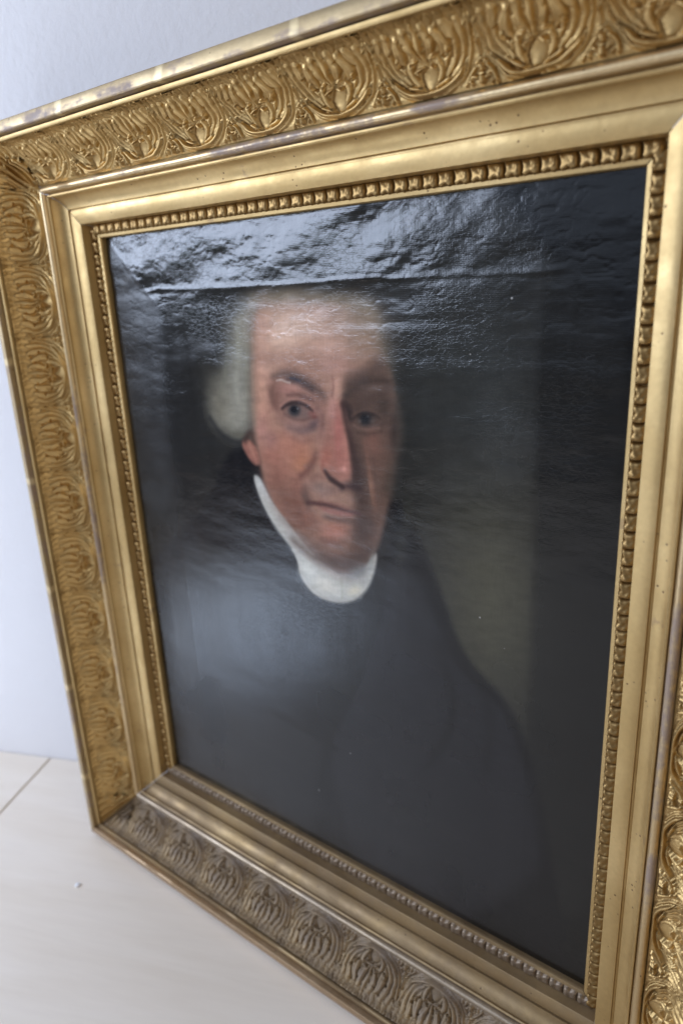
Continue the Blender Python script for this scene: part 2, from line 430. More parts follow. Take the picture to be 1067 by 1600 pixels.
# ---------------------------------------------------------------- the painting
PORTRAIT = json.loads('''[["P",[[-0.4872,0.6708],[0.4429,0.5286],[0.5359,-0.4757],[-1.2193,-1.8494]],0.0205,[36,36,35],1],
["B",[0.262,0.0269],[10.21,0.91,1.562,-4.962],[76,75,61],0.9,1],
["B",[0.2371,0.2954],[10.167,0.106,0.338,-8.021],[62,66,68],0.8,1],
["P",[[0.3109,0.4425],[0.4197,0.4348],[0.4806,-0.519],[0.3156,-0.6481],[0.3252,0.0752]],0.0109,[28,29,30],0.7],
["B",[-0.3329,0.2292],[9.866,0.27,0.654,-4.303],[30,31,34],0.7,1],
["B",[0.1904,0.2934],[12.68,-0.082,0.37,-8.789],[48,49,47],0.6,1],
["B",[-0.1856,0.3893],[5.218,-0.768,-0.382,-18.473],[38,40,43],0.5,1],
["P",[[-0.1369,0.1933],[-0.1906,0.1557],[-0.2392,0.0769],[-0.3433,-0.0098],[-0.4925,-0.1035],[-0.8074,-1.527],[0.4081,-0.5758],[0.3823,-0.4212],[0.3492,-0.2705],[0.3264,-0.1721],[0.2957,-0.1078],[0.253,-0.0809],[0.222,-0.0472],[0.1983,0.0204],[0.1586,0.1018],[0.1202,0.1529],[-0.0002,0.1032]],0.0099,[20,21,25],1],
["P",[[0.1086,0.0468],[0.1351,0.0706],[0.1886,-0.0003],[0.2077,-0.0561],[0.2503,-0.0874],[0.2915,-0.1187],[0.3199,-0.1845],[0.3407,-0.2748],[0.3531,-0.3626],[0.0846,-0.6812],[-0.0221,-0.3041],[0.0354,-0.2001],[0.095,-0.0337]],0.0143,[34,35,41],0.9],
["P",[[0.0979,0.0446],[0.106,-0.0309],[0.0555,-0.1599],[-0.0145,-0.2888],[-0.0664,-0.2603],[-0.0411,-0.1127],[-0.0095,-0.029]],0.0116,[15,16,19],0.9],
["P",[[-0.0002,-0.0372],[0.062,-0.022],[0.0403,-0.176],[-0.0109,-0.2754],[-0.0188,-0.1619]],0.0105,[13,14,18],0.8],
["P",[[-0.1229,-0.2562],[-0.0674,-0.2729],[-0.0149,-0.295],[-0.0373,-0.4244],[-0.09,-0.5461],[-0.2006,-0.5456],[-0.316,-0.4967],[-0.2613,-0.3596]],0.0204,[31,32,35],0.85],
["S",[[-0.1321,-0.2745,0.0028],[-0.068,-0.2792,0.0053],[0.0047,-0.2955,0.0038]],0.008,[6,7,9],0.95],
["S",[[0.1037,0.0268,0.002],[0.0822,-0.0776,0.0032],[0.0357,-0.1944,0.0035],[-0.0176,-0.2961,0.0039],[-0.0354,-0.3976,0.0027]],0.0083,[8,9,12],0.9],
["S",[[0.1882,-0.057,0.0019],[0.2194,-0.125,0.0039],[0.2077,-0.1899,0.0041],[0.171,-0.2582,0.0033]],0.0082,[20,21,24],0.8],
["S",[[0.1503,0.0735,0.0019],[0.1846,-0.0106,0.0048],[0.198,-0.0637,0.0029]],0.0096,[26,29,36],0.6],
["S",[[0.2503,-0.0874,0.0019],[0.274,-0.1347,0.0047],[0.2663,-0.2173,0.0039]],0.0112,[24,25,28],0.6],
["S",[[-0.0382,-0.4379,0.0028],[0.0447,-0.3878,0.0038],[0.1421,-0.3483,0.0023]],0.0089,[24,25,28],0.5],
["B",[0.1178,-0.3984],[5.041,-0.916,2.415,-7.342],[44,45,48],0.5,1],
["P",[[-0.1869,0.1622],[-0.1326,0.1957],[-0.1226,0.1432],[-0.0951,0.0884],[-0.0604,0.0431],[-0.0524,-0.0126],[-0.0991,-0.0175],[-0.1794,0.0209],[-0.233,0.0668]],0.0097,[14,16,22],0.9],
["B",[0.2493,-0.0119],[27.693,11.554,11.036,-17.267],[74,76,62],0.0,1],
["P",[[-0.1035,0.4],[-0.0648,0.4011],[-0.0213,0.4038],[0.0467,0.3978],[0.0913,0.3917],[0.1123,0.3757],[0.1181,0.3384],[0.1241,0.3005],[0.1301,0.2589],[0.1367,0.235],[0.1324,0.2098],[0.1161,0.2763],[0.0969,0.3499],[0.0456,0.3797],[-0.0983,0.3854]],0.017,[124,114,98],0.8],
["P",[[-0.1018,0.3951],[-0.1317,0.3828],[-0.1523,0.3563],[-0.1645,0.3219],[-0.173,0.2971],[-0.1913,0.2786],[-0.2085,0.2521],[-0.2146,0.2294],[-0.2036,0.2113],[-0.1812,0.1989],[-0.1558,0.1929],[-0.1316,0.2032],[-0.121,0.2214],[-0.11,0.2991],[-0.1009,0.3822]],0.0238,[122,120,110],1],
["B",[-0.1497,0.241],[32.777,-4.155,1.611,-25.182],[142,140,130],0.75,1],
["B",[-0.1982,0.2674],[35.749,7.969,4.832,-22.7],[100,98,90],0.4,1],
["B",[-0.1534,0.3664],[32.716,-14.694,-4.413,-28.507],[104,102,94],0.4,1],
["B",[-0.1282,0.3529],[58.778,-14.742,-1.641,-26.889],[120,120,105],0.7,1],
["B",[-0.1917,0.2383],[62.567,-8.854,2.883,-45.082],[108,104,92],0.6,1],
["B",[-0.1843,0.2535],[26.069,4.431,3.626,-18.225],[120,114,98],0.35,1],
["B",[-0.065,0.3989],[15.012,-0.049,1.7,-80.092],[126,116,98],0.5,1],
["B",[-0.121,0.2919],[146.708,-17.424,0.641,-18.11],[108,104,92],0.55,1],
["B",[-0.1495,0.2016],[32.737,-10.308,-2.179,-147.17],[92,90,78],0.7,1],
["S",[[-0.2129,0.222,0.0018],[-0.1922,0.1964,0.0036],[-0.1565,0.1872,0.0027],[-0.1351,0.1948,0.0017]],0.008,[30,32,36],0.8],
["P",[[-0.151,0.1896],[-0.1321,0.1987],[-0.1161,0.1856],[-0.109,0.1606],[-0.1235,0.156],[-0.1374,0.1667]],0.0043,[140,92,80],1],
["S",[[-0.1345,0.1912,0.0026],[-0.1261,0.1772,0.0035],[-0.1199,0.1612,0.0017]],0.0052,[172,122,104],0.7],
["S",[[-0.1392,0.1944,0.0043],[-0.126,0.2084,0.0051],[-0.1219,0.196,0.0034]],0.006,[62,46,42],0.85],
["P",[[-0.1027,0.3871],[-0.0656,0.3936],[0.0147,0.3916],[0.0836,0.3833],[0.1063,0.3586],[0.1177,0.3239],[0.1275,0.2947],[0.133,0.2591],[0.1356,0.2226],[0.1281,0.1873],[0.1188,0.1506],[0.1107,0.1128],[0.0995,0.0731],[0.0822,0.0433],[0.0495,0.0134],[0.0187,0.0096],[-0.012,0.0221],[-0.043,0.0427],[-0.0694,0.0685],[-0.0933,0.0989],[-0.1073,0.131],[-0.1126,0.1639],[-0.1176,0.2073],[-0.116,0.2643]],0.0075,[152,117,101],1],
["B",[0.0821,0.3499],[22.309,-1.037,0.04,-22.671],[134,112,94],0.8,1],
["B",[-0.0292,0.3623],[12.265,-1.078,-0.174,-29.026],[186,153,134],0.85,1],
["B",[-0.0528,0.3432],[20.262,1.989,5.517,-51.829],[212,176,154],0.7,1],
["B",[0.0271,0.3376],[20.699,-1.375,0.445,-46.505],[184,146,128],0.7,1],
["B",[0.0414,0.3101],[27.885,-1.69,1.472,-53.777],[172,130,118],0.6,1],
["B",[-0.0824,0.3626],[64.258,-6.911,-0.154,-25.763],[176,134,114],0.7,1],
["B",[-0.0946,0.2928],[52.953,-5.785,1.157,-32.701],[180,138,120],0.7,1],
["B",[-0.0951,0.2445],[41.866,-4.503,1.524,-23.83],[174,128,108],0.85,1],
["B",[-0.0715,0.197],[23.632,-2.305,3.758,-40.25],[168,114,90],0.8,1],
["B",[-0.0353,0.19],[27.676,-2.345,3.57,-35.778],[166,108,86],0.75,1],
["B",[-0.103,0.2157],[60.611,-6.622,3.226,-39.997],[160,112,104],0.6,1],
["B",[-0.0881,0.1739],[29.296,-16.318,-7.25,-41.935],[150,92,78],0.6,1],
["B",[-0.0821,0.1379],[29.61,-2.937,3.851,-30.082],[142,94,80],0.8,1],
["B",[-0.0566,0.1044],[25.437,-18.871,-8.847,-27.952],[142,92,76],0.8,1],
["B",[-0.0352,0.1367],[36.422,-3.028,6.122,-46.226],[152,104,90],0.8,1],
["S",[[-0.0973,0.3854,0.0039],[-0.0352,0.391,0.0044],[0.0306,0.39,0.0048],[0.0799,0.3819,0.0052],[0.1044,0.3557,0.0065],[0.1175,0.318,0.0072]],0.018,[132,118,102],0.55],
["B",[0.083,0.3703],[22.916,-11.799,-12.008,-39.992],[124,112,96],0.5,1],
["P",[[0.0517,0.298],[0.08,0.3051],[0.1178,0.3268],[0.1276,0.2977],[0.1337,0.2591],[0.1371,0.2227],[0.1288,0.1874],[0.1195,0.1507],[0.1107,0.1128],[0.0995,0.0731],[0.0822,0.0415],[0.0494,0.0119],[0.0419,0.0332],[0.0571,0.0795],[0.0671,0.1161],[0.0644,0.1432],[0.0603,0.1595],[0.0602,0.1896],[0.0567,0.2285],[0.0524,0.2667]],0.0108,[90,70,62],0.8],
["B",[0.1048,0.2696],[29.897,-1.107,1.656,-29.727],[92,76,66],0.7,1],
["B",[0.0984,0.2001],[43.071,1.951,4.533,-28.281],[112,80,68],0.8,1],
["B",[0.096,0.2159],[76.97,-3.034,4.773,-52.315],[134,92,80],0.7,1],
["B",[0.1311,0.2284],[105.731,-2.879,2.287,-26.952],[56,46,42],0.8,1],
["B",[0.1178,0.157],[89.135,-16.914,0.305,-27.453],[70,56,46],0.7,1],
["B",[0.0691,0.1573],[52.911,4.188,4.915,-22.861],[62,50,50],0.8,1],
["B",[0.0781,0.0902],[49.35,-2.159,4.512,-26.075],[80,62,58],0.8,1],
["B",[0.0905,0.1467],[246.448,31.471,8.445,-33.087],[138,100,80],0.7,1],
["S",[[0.0834,0.2115,0.0028],[0.0879,0.1795,0.0029],[0.0944,0.1473,0.0025],[0.0985,0.121,0.0018]],0.0058,[132,92,76],0.6],
["P",[[-0.0808,0.2899],[-0.0614,0.3006],[-0.0258,0.3017],[0.0071,0.2868],[0.0227,0.2714],[0.0214,0.252],[0.0026,0.2242],[-0.0206,0.2052],[-0.0508,0.2199],[-0.0727,0.2321],[-0.084,0.2591]],0.0115,[134,98,88],0.75],
["B",[-0.0458,0.2746],[44.628,-12.362,-6.535,-112.943],[160,112,102],0.8,1],
["B",[-0.0723,0.2597],[75.81,30.647,20.242,-64.092],[122,86,74],0.7,1],
["P",[[0.0561,0.2919],[0.0873,0.2992],[0.1238,0.2916],[0.1265,0.2587],[0.1147,0.2332],[0.0841,0.2276],[0.0613,0.2418],[0.0544,0.2604]],0.0089,[92,72,64],0.7],
["S",[[-0.0723,0.2919,0.002],[-0.0563,0.2968,0.0035],[-0.0351,0.2949,0.0053],[-0.014,0.2875,0.0049],[0.0065,0.2777,0.0037],[0.0191,0.268,0.0018]],0.0097,[84,70,66],0.85],
["S",[[-0.0699,0.2836,0.0016],[-0.0756,0.2732,0.0032],[-0.0793,0.2593,0.0024],[-0.0733,0.2494,0.0012]],0.0064,[112,80,70],0.7],
["S",[[-0.0446,0.288,0.0031],[-0.0228,0.2855,0.0045],[-0.002,0.2767,0.0037]],0.0053,[52,46,52],0.5],
["S",[[-0.0665,0.2861,0.0008],[-0.0572,0.2881,0.0016],[-0.0515,0.2857,0.0012],[-0.0414,0.2841,0.0015]],0.0019,[180,166,158],0.75],
["S",[[-0.0399,0.2908,0.0015],[-0.0312,0.2898,0.0019],[-0.0226,0.2875,0.0011]],0.0019,[48,50,66],0.7],
["S",[[0.055,0.2715,0.0035],[0.0673,0.2806,0.0042],[0.0869,0.2901,0.0034],[0.1094,0.294,0.0023],[0.1238,0.2916,0.0013]],0.0095,[62,52,48],0.8],
["S",[[0.0511,0.2586,0.0057],[0.0588,0.2528,0.0057],[0.0613,0.2418,0.0036]],0.0064,[44,36,38],0.9],
["B",[0.0979,0.283],[53.55,-2.126,7.639,-164.239],[112,92,82],0.6,1],
["S",[[-0.0609,0.2494,0.0012],[-0.0495,0.2593,0.0023],[-0.0291,0.2628,0.0027],[-0.0078,0.2567,0.0023],[0.0045,0.2509,0.0015]],0.0054,[158,116,104],0.8],
["S",[[-0.0593,0.2468,0.0012],[-0.0487,0.2533,0.0024],[-0.0318,0.257,0.0027],[-0.0146,0.2537,0.0023],[-0.0043,0.247,0.0015]],0.0042,[64,50,50],0.9],
["P",[[-0.0555,0.2436],[-0.0433,0.2529],[-0.0253,0.2557],[-0.0084,0.2501],[-0.0011,0.2432],[-0.0182,0.2354],[-0.0406,0.233]],0.0054,[108,90,86],0.8],
["B",[-0.0363,0.2456],[83.047,-7.206,6.931,-105.635],[46,48,54],1,1.7],
["B",[-0.0375,0.2475],[149.351,-13.029,12.699,-197.286],[26,28,36],1,2],
["S",[[-0.0558,0.2402,0.0012],[-0.0428,0.2329,0.0016],[-0.0228,0.2323,0.0015],[-0.0027,0.2398,0.0011]],0.0046,[96,70,66],0.7],
["S",[[-0.0518,0.2336,0.0012],[-0.0367,0.2262,0.002],[-0.0144,0.2279,0.0019],[0.0034,0.2359,0.0011]],0.0046,[150,112,102],0.7],
["B",[-0.0045,0.2437],[129.343,-9.757,14.638,-214.942],[150,84,76],0.7,1],
["B",[-0.0006,0.239],[129.799,-9.594,21.42,-300.733],[108,52,48],0.6,1],
["S",[[-0.0508,0.2199,0.0016],[-0.0286,0.2165,0.0031],[-0.0061,0.2235,0.0038],[0.0054,0.2337,0.0026]],0.0069,[100,78,80],0.8],
["B",[-0.0326,0.2213],[44.99,-11.886,-3.26,-119.422],[140,110,102],0.6,1],
["B",[-0.0035,0.2287],[89.305,-6.669,9.634,-124.307],[84,66,70],0.6,1],
["S",[[-0.0572,0.2246,0.0024],[-0.0468,0.2133,0.004],[-0.0251,0.2041,0.0031]],0.0064,[150,116,104],0.6],
["S",[[0.0647,0.2452,0.0014],[0.0776,0.253,0.0017],[0.0949,0.2548,0.0017],[0.1115,0.2485,0.0014]],0.0031,[110,84,74],0.8],
["S",[[0.0661,0.2421,0.0011],[0.0774,0.2493,0.0018],[0.0928,0.2515,0.0017],[0.1077,0.2457,0.0014]],0.0038,[54,44,42],0.9],
["P",[[0.0692,0.2407],[0.0793,0.2488],[0.0947,0.2504],[0.1069,0.2444],[0.094,0.2341],[0.0786,0.2329]],0.0049,[76,64,60],0.8],
["B",[0.0856,0.2429],[96.428,-4.192,8.546,-117.576],[38,40,46],1,1.7],
["B",[0.0841,0.2444],[185.701,-8.175,16.246,-226.766],[24,26,34],0.9,2],
["S",[[0.0657,0.2331,0.0018],[0.0726,0.2298,0.0011],[0.088,0.2285,0.0018],[0.1072,0.2326,0.0014]],0.0028,[126,98,88],0.8],
["S",[[0.0723,0.2234,0.0011],[0.0897,0.2223,0.0018],[0.1108,0.2282,0.0014]],0.0042,[72,56,50],0.7],
["P",[[0.0285,0.2653],[0.0488,0.2665],[0.0547,0.2284],[0.0598,0.1962],[0.0607,0.1663],[0.0484,0.1506],[0.0275,0.1513],[0.0112,0.1638],[0.004,0.1836],[0.0134,0.2083],[0.0226,0.239]],0.0089,[152,102,90],0.75],
["B",[0.0396,0.2818],[95.547,-5.79,1.8,-39.562],[184,140,122],0.7,1],
["B",[0.0317,0.2526],[101.659,-6.381,3.295,-51.529],[178,132,122],0.7,1],
["B",[0.0412,0.2273],[110.684,0.729,4.164,-34.036],[164,100,92],0.7,1],
["B",[0.042,0.1843],[71.309,-4.116,5.382,-49.662],[164,104,92],0.75,1],
["B",[0.0461,0.1696],[93.338,-5.227,10.285,-87.046],[174,118,106],0.6,1],
["B",[0.0169,0.185],[79.027,-22.139,-2.022,-57.334],[160,96,80],0.7,1],
["B",[0.0112,0.2249],[107.883,-21.67,-0.067,-32.979],[160,112,100],0.6,1],
["S",[[0.0496,0.2601,0.0029],[0.053,0.2347,0.0043],[0.0597,0.2093,0.0044],[0.0648,0.1835,0.0048],[0.0652,0.1602,0.0044]],0.0051,[66,48,46],0.85],
["S",[[0.0137,0.162,0.0015],[0.0201,0.1552,0.0031],[0.03,0.1502,0.0035],[0.0406,0.1454,0.0023]],0.0058,[70,52,52],0.85],
["S",[[0.01,0.1774,0.0023],[0.007,0.165,0.0031],[0.0135,0.1585,0.0019]],0.0039,[140,84,72],0.6],
["S",[[-0.0056,0.1826,0.0019],[-0.01,0.1717,0.0024],[-0.0206,0.16,0.0028],[-0.0316,0.153,0.0016]],0.0088,[116,78,72],0.65],
["S",[[0.0397,0.1432,0.0038],[0.0565,0.1489,0.0052],[0.0686,0.1471,0.0044]],0.0067,[62,48,52],0.8],
["B",[-0.0118,0.1469],[40.196,-3.032,10.64,-83.112],[148,112,98],0.7,1],
["B",[0.0092,0.1338],[45.99,-3.124,10.871,-78.782],[144,110,100],0.7,1],
["S",[[-0.0264,0.1325,0.0041],[-0.025,0.1219,0.0065],[-0.0187,0.1156,0.0041]],0.0106,[90,72,68],0.65],
["S",[[-0.0243,0.1129,0.002],[-0.0121,0.1137,0.002],[0.0079,0.1141,0.0024],[0.0251,0.1132,0.0023],[0.0462,0.1108,0.0019],[0.0689,0.1102,0.0015]],0.0047,[92,60,58],0.85],
["S",[[-0.0006,0.1182,0.002],[0.0254,0.1178,0.0023],[0.0506,0.115,0.0019]],0.0039,[134,88,82],0.5],
["S",[[-0.0013,0.1084,0.0024],[0.0203,0.1053,0.0036],[0.0417,0.1052,0.0031],[0.0627,0.1092,0.0015]],0.0039,[146,98,90],0.7],
["S",[[0.0044,0.0956,0.002],[0.0283,0.0952,0.0039],[0.0497,0.0977,0.0031]],0.0079,[108,84,78],0.7],
["B",[-0.0237,0.1094],[109.968,-8.632,13.757,-91.536],[86,62,58],0.6,1],
["B",[-0.0461,0.1171],[72.775,-21.863,0.207,-44.207],[138,94,82],0.5,1],
["B",[0.0229,0.077],[28.778,-1.786,11.005,-62.761],[160,104,88],0.8,1],
["B",[0.013,0.0588],[45.303,-2.943,21.035,-113.231],[142,100,94],0.6,1],
["B",[-0.0301,0.0863],[35.023,-25.011,-14.045,-45.033],[148,92,76],0.7,1],
["S",[[-0.0642,0.0732,0.0043],[-0.0376,0.0513,0.0059],[-0.0106,0.0413,0.0058],[0.0252,0.0427,0.0065],[0.0599,0.0514,0.0055],[0.0855,0.074,0.0038]],0.0105,[96,72,62],0.75],
["P",[[-0.0335,0.0445],[-0.0019,0.0374],[0.0337,0.0407],[0.0683,0.053],[0.0895,0.0713],[0.0931,0.0614],[0.0757,0.0347],[0.045,0.0109],[0.0143,0.0094],[-0.0167,0.0211]],0.0064,[72,54,48],0.85],
["S",[[-0.1077,0.1271,0.0026],[-0.0916,0.0916,0.0035],[-0.0652,0.0616,0.0039],[-0.0341,0.0367,0.0034],[-0.0032,0.0182,0.0025]],0.0052,[88,64,54],0.7],
["P",[[-0.1302,0.1412],[-0.1171,0.1417],[-0.1077,0.1271],[-0.095,0.1063],[-0.0729,0.0831],[-0.0463,0.0592],[-0.0202,0.0356],[0.0061,0.0213],[0.0321,0.0118],[0.0583,0.019],[0.0799,0.0374],[0.095,0.06],[0.0975,0.0499],[0.0909,0.0253],[0.0805,0.0012],[0.0628,-0.0179],[0.0384,-0.0322],[0.0113,-0.0373],[-0.0162,-0.035],[-0.0364,-0.022],[-0.0479,-0.0049],[-0.0508,0.018],[-0.0674,0.0381],[-0.0901,0.0572],[-0.1097,0.0849],[-0.1221,0.11]],0.0038,[166,166,162],1],
["B",[0.0038,-0.0128],[25.236,-6.606,4.449,-54.99],[190,186,174],0.8,1],
["B",[-0.0318,0.0064],[48.065,-32.569,-11.751,-42.968],[194,196,190],0.7,1],
["B",[-0.1085,0.1195],[103.984,57.596,19.583,-41.44],[200,204,208],0.6,1],
["B",[0.0627,0.0229],[38.127,21.012,59.129,-97.013],[130,134,136],0.85,1],
["B",[0.0863,0.0423],[180.064,-41.676,2.797,-54.75],[150,160,158],0.7,1],
["B",[0.0548,-0.0085],[55.022,22.306,57.792,-106.14],[196,188,164],0.7,1],
["S",[[0.0308,0.0048,0.0016],[0.0343,-0.0095,0.0025],[0.0307,-0.0276,0.0017]],0.0041,[158,158,148],0.8],
["S",[[-0.046,0.063,0.0026],[-0.0112,0.0336,0.0042],[0.0192,0.018,0.0041],[0.0495,0.0134,0.0032]],0.0074,[150,152,158],0.6],
["S",[[0.065,-0.0174,0.0016],[0.085,0.0095,0.0012],[0.0938,0.0367,0.0011]],0.0027,[120,122,122],0.5],
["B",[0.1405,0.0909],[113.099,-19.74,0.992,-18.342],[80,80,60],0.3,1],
["S",[[0.1355,0.2593,0.0033],[0.1392,0.2229,0.0047],[0.1317,0.1845,0.0048],[0.1214,0.151,0.0042]],0.0117,[60,56,52],0.6],
["S",[[-0.1009,0.3822,0.0016],[-0.11,0.2991,0.0016],[-0.118,0.2217,0.0017]],0.0057,[120,108,94],0.6],
["S",[[-0.158,0.3324,0.0012],[-0.1678,0.2973,0.0021],[-0.1822,0.2681,0.0017]],0.0085,[116,116,102],0.5],
["S",[[-0.1387,0.3663,0.0016],[-0.1344,0.3224,0.0025],[-0.1493,0.2838,0.0021],[-0.1478,0.2555,0.0017]],0.0076,[156,156,142],0.4],
["S",[[-0.121,0.3328,0.0016],[-0.1257,0.2813,0.0025],[-0.1387,0.2273,0.0021]],0.0066,[140,138,122],0.4],
["S",[[-0.0636,0.3236,0.0012],[-0.0279,0.3281,0.0015],[0.0099,0.3249,0.0014],[0.042,0.3209,0.001]],0.005,[150,118,102],0.45],
["S",[[-0.0707,0.3431,0.0012],[-0.0304,0.3481,0.0015],[0.0113,0.3442,0.0011]],0.0052,[168,136,118],0.4],
["S",[[0.0344,0.2942,0.0014],[0.0356,0.2816,0.0018],[0.0316,0.2703,0.0014]],0.0043,[120,84,76],0.6],
["S",[[-0.0605,0.2139,0.0016],[-0.0432,0.2032,0.0024],[-0.0209,0.2018,0.0024],[-0.0005,0.2105,0.0015]],0.0078,[138,96,86],0.6],
["S",[[-0.0966,0.2304,0.0012],[-0.0859,0.2416,0.0016],[-0.0733,0.25,0.0012]],0.0049,[140,98,86],0.5],
["S",[[-0.0993,0.2231,0.0012],[-0.0884,0.2267,0.0016],[-0.0746,0.2319,0.0012]],0.0049,[140,98,86],0.4],
["S",[[-0.0389,0.1471,0.0024],[-0.0475,0.1278,0.0033],[-0.047,0.1059,0.0029],[-0.0389,0.0923,0.0021]],0.01,[116,78,68],0.5],
["S",[[-0.0799,0.1602,0.0021],[-0.0738,0.1242,0.0034],[-0.0572,0.0969,0.0034],[-0.0357,0.0742,0.0025]],0.0144,[112,74,64],0.45],
["B",[-0.0566,0.1557],[35.432,-18.859,-8.439,-50.769],[164,106,88],0.45,1],
["B",[-0.0165,0.0849],[55.641,-27.14,-13.732,-104.022],[122,86,78],0.5,1],
["S",[[-0.0003,0.06,0.0016],[0.0217,0.0579,0.0024],[0.0436,0.0634,0.002]],0.0072,[110,80,74],0.5],
["B",[-0.0371,0.221],[37.223,-11.584,-5.175,-94.508],[128,100,96],0.4,1],
["B",[-0.1016,0.272],[61.493,-6.823,1.147,-24.129],[186,142,120],0.4,1],
["B",[-0.0748,0.3035],[43.466,-4.456,2.933,-99.868],[190,152,132],0.4,1],
["B",[0.0245,0.1377],[90.154,-5.659,19.62,-143.344],[112,84,78],0.5,1],
["S",[[-0.0117,0.1487,0.0024],[-0.0023,0.1569,0.0031],[0.0083,0.153,0.0023]],0.0063,[120,80,72],0.5],
["B",[0.0512,0.2019],[174.655,1.679,3.535,-25.265],[196,126,112],0.35,1],
["B",[0.0462,0.1707],[186.742,-10.458,21.749,-185.096],[206,148,134],0.6,1],
["B",[-0.0226,0.1808],[44.842,-3.589,5.075,-47.778],[170,112,86],0.45,1],
["B",[0.078,0.2618],[43.216,-2.009,3.827,-63.981],[76,60,54],0.4,1],
["B",[0.1252,0.3356],[47.052,-1.433,0.333,-28.882],[80,72,62],0.4,1],
["S",[[0.2077,-0.0608,0.0029],[0.2411,-0.0905,0.0038],[0.2779,-0.1047,0.0037],[0.3054,-0.1421,0.0036],[0.3253,-0.1919,0.0037]],0.0064,[14,15,18],0.5],
["S",[[0.1233,0.1225,0.0029],[0.1504,0.0825,0.0038],[0.1771,0.0246,0.0038],[0.1981,-0.0305,0.0038]],0.0076,[12,13,18],0.6],
["P",[[-0.1077,0.1271],[-0.0772,0.1386],[-0.0451,0.1282],[-0.0295,0.0938],[0.0094,0.071],[0.0613,0.0802],[0.0951,0.1137],[0.1119,0.1497],[0.117,0.1305],[0.106,0.0882],[0.0801,0.041],[0.0451,0.0124],[0.0054,0.0105],[-0.043,0.0427],[-0.087,0.0885]],0.0239,[104,74,62],0.45],
["B",[-0.0436,0.0916],[33.324,-28.188,-17.537,-41.983],[120,80,66],0.4,1],
["B",[0.0231,0.0799],[38.408,-2.383,16.001,-92.219],[160,108,92],0.5,1],
["P",[[0.0602,0.2952],[0.1173,0.3121],[0.1337,0.2591],[0.1362,0.2164],[0.1195,0.1507],[0.0975,0.0728],[0.0676,0.0385],[0.0627,0.1085],[0.066,0.177],[0.0594,0.2416]],0.0177,[74,58,52],0.2],
["B",[0.0958,0.2127],[100.54,-3.964,5.848,-62.643],[120,84,72],0.6,1],
["B",[0.0908,0.1534],[274.655,35.147,9.368,-37.387],[134,98,80],0.5,1],
["S",[[-0.0813,0.3723,0.0015],[-0.0281,0.3747,0.0018],[0.0292,0.3695,0.0014]],0.0073,[196,164,144],0.25],
["S",[[-0.0995,0.366,0.0031],[-0.1079,0.2923,0.0041],[-0.1112,0.2293,0.0033]],0.0097,[150,108,90],0.5],
["B",[-0.0786,0.2662],[127.758,30.87,13.303,-57.794],[104,76,68],0.4,1],
["B",[-0.0171,0.2495],[158.847,-85.582,-15.134,-68.86],[110,82,76],0.35,1],
["S",[[-0.0488,0.2661,0.0016],[-0.0285,0.2695,0.0023],[-0.0052,0.2635,0.0019]],0.0054,[110,80,74],0.45],
["S",[[0.0197,0.2584,0.0018],[0.0142,0.2384,0.0026],[0.0081,0.2112,0.0023]],0.0075,[122,86,76],0.4],
["B",[0.0628,0.0247],[31.812,17.532,45.166,-74.272],[112,112,112],0.6,1],
["S",[[-0.0442,-0.0001,0.0022],[-0.0247,-0.0232,0.003],[0.0024,-0.0333,0.003],[0.0385,-0.0299,0.0025],[0.0651,-0.0155,0.002]],0.0068,[146,144,138],0.5],
["S",[[-0.0732,0.0793,0.0017],[-0.0475,0.0457,0.0021],[-0.035,0.0251,0.0017]],0.0052,[140,140,140],0.4],
["B",[0.0856,0.2429],[108.482,-4.717,9.614,-132.273],[34,36,42],0.7,1],
["S",[[0.0734,0.2464,0.0011],[0.0851,0.2504,0.0014],[0.0984,0.2488,0.001]],0.0028,[44,36,36],0.6],
["B",[0.0969,0.2406],[219.992,-8.673,23.869,-319.204],[104,92,88],0.5,1],
["B",[0.0761,0.239],[285.496,-13.351,23.542,-314.83],[112,98,92],0.5,1],
["B",[-0.0303,0.2487],[452.039,-38.295,38.035,-594.728],[150,150,152],0.6,1],
["B",[0.0896,0.2463],[654.887,-27.584,56.295,-797.375],[120,120,122],0.5,1],
["B",[-0.0855,0.1993],[45.8,-15.166,-2.242,-54.401],[140,104,104],0.5,1],
["B",[-0.0302,0.1695],[39.981,28.627,34.617,-63.668],[176,112,76],0.5,1],
["S",[[-0.0017,0.1882,0.0019],[-0.0062,0.1756,0.0031],[-0.0187,0.162,0.0036],[-0.0331,0.1507,0.0024]],0.0088,[98,62,58],0.7],
["B",[0.0008,0.138],[38.501,-9.232,2.006,-92.669],[128,108,102],0.6,1],
["S",[[-0.0306,0.1258,0.0033],[-0.0293,0.1187,0.0049],[-0.0243,0.1129,0.0037]],0.009,[78,62,60],0.5],
["S",[[-0.0367,0.1074,0.0021],[-0.0408,0.092,0.0029],[-0.0345,0.0782,0.0029]],0.01,[104,72,64],0.55],
["S",[[-0.0226,0.1125,0.0016],[-0.0054,0.1136,0.0024],[0.0209,0.114,0.0028],[0.0462,0.1108,0.0023],[0.0709,0.1098,0.0015]],0.0039,[76,46,46],0.75],
["S",[[0.0065,0.1075,0.0024],[0.029,0.106,0.0035],[0.0543,0.1058,0.0027]],0.0047,[150,94,88],0.55],
["S",[[0.011,0.096,0.002],[0.0326,0.0945,0.0031],[0.058,0.0973,0.0027]],0.0063,[86,66,62],0.6],
["B",[0.0218,0.0739],[42.547,-2.652,16.271,-91.828],[172,114,98],0.5,1],
["B",[0.072,0.0891],[40.808,-1.869,4.943,-28.567],[62,48,46],0.5,1],
["S",[[-0.0568,0.0478,0.0035],[-0.0208,0.0279,0.0051],[0.024,0.0239,0.0057],[0.0678,0.0421,0.0047]],0.0098,[74,54,46],0.6],
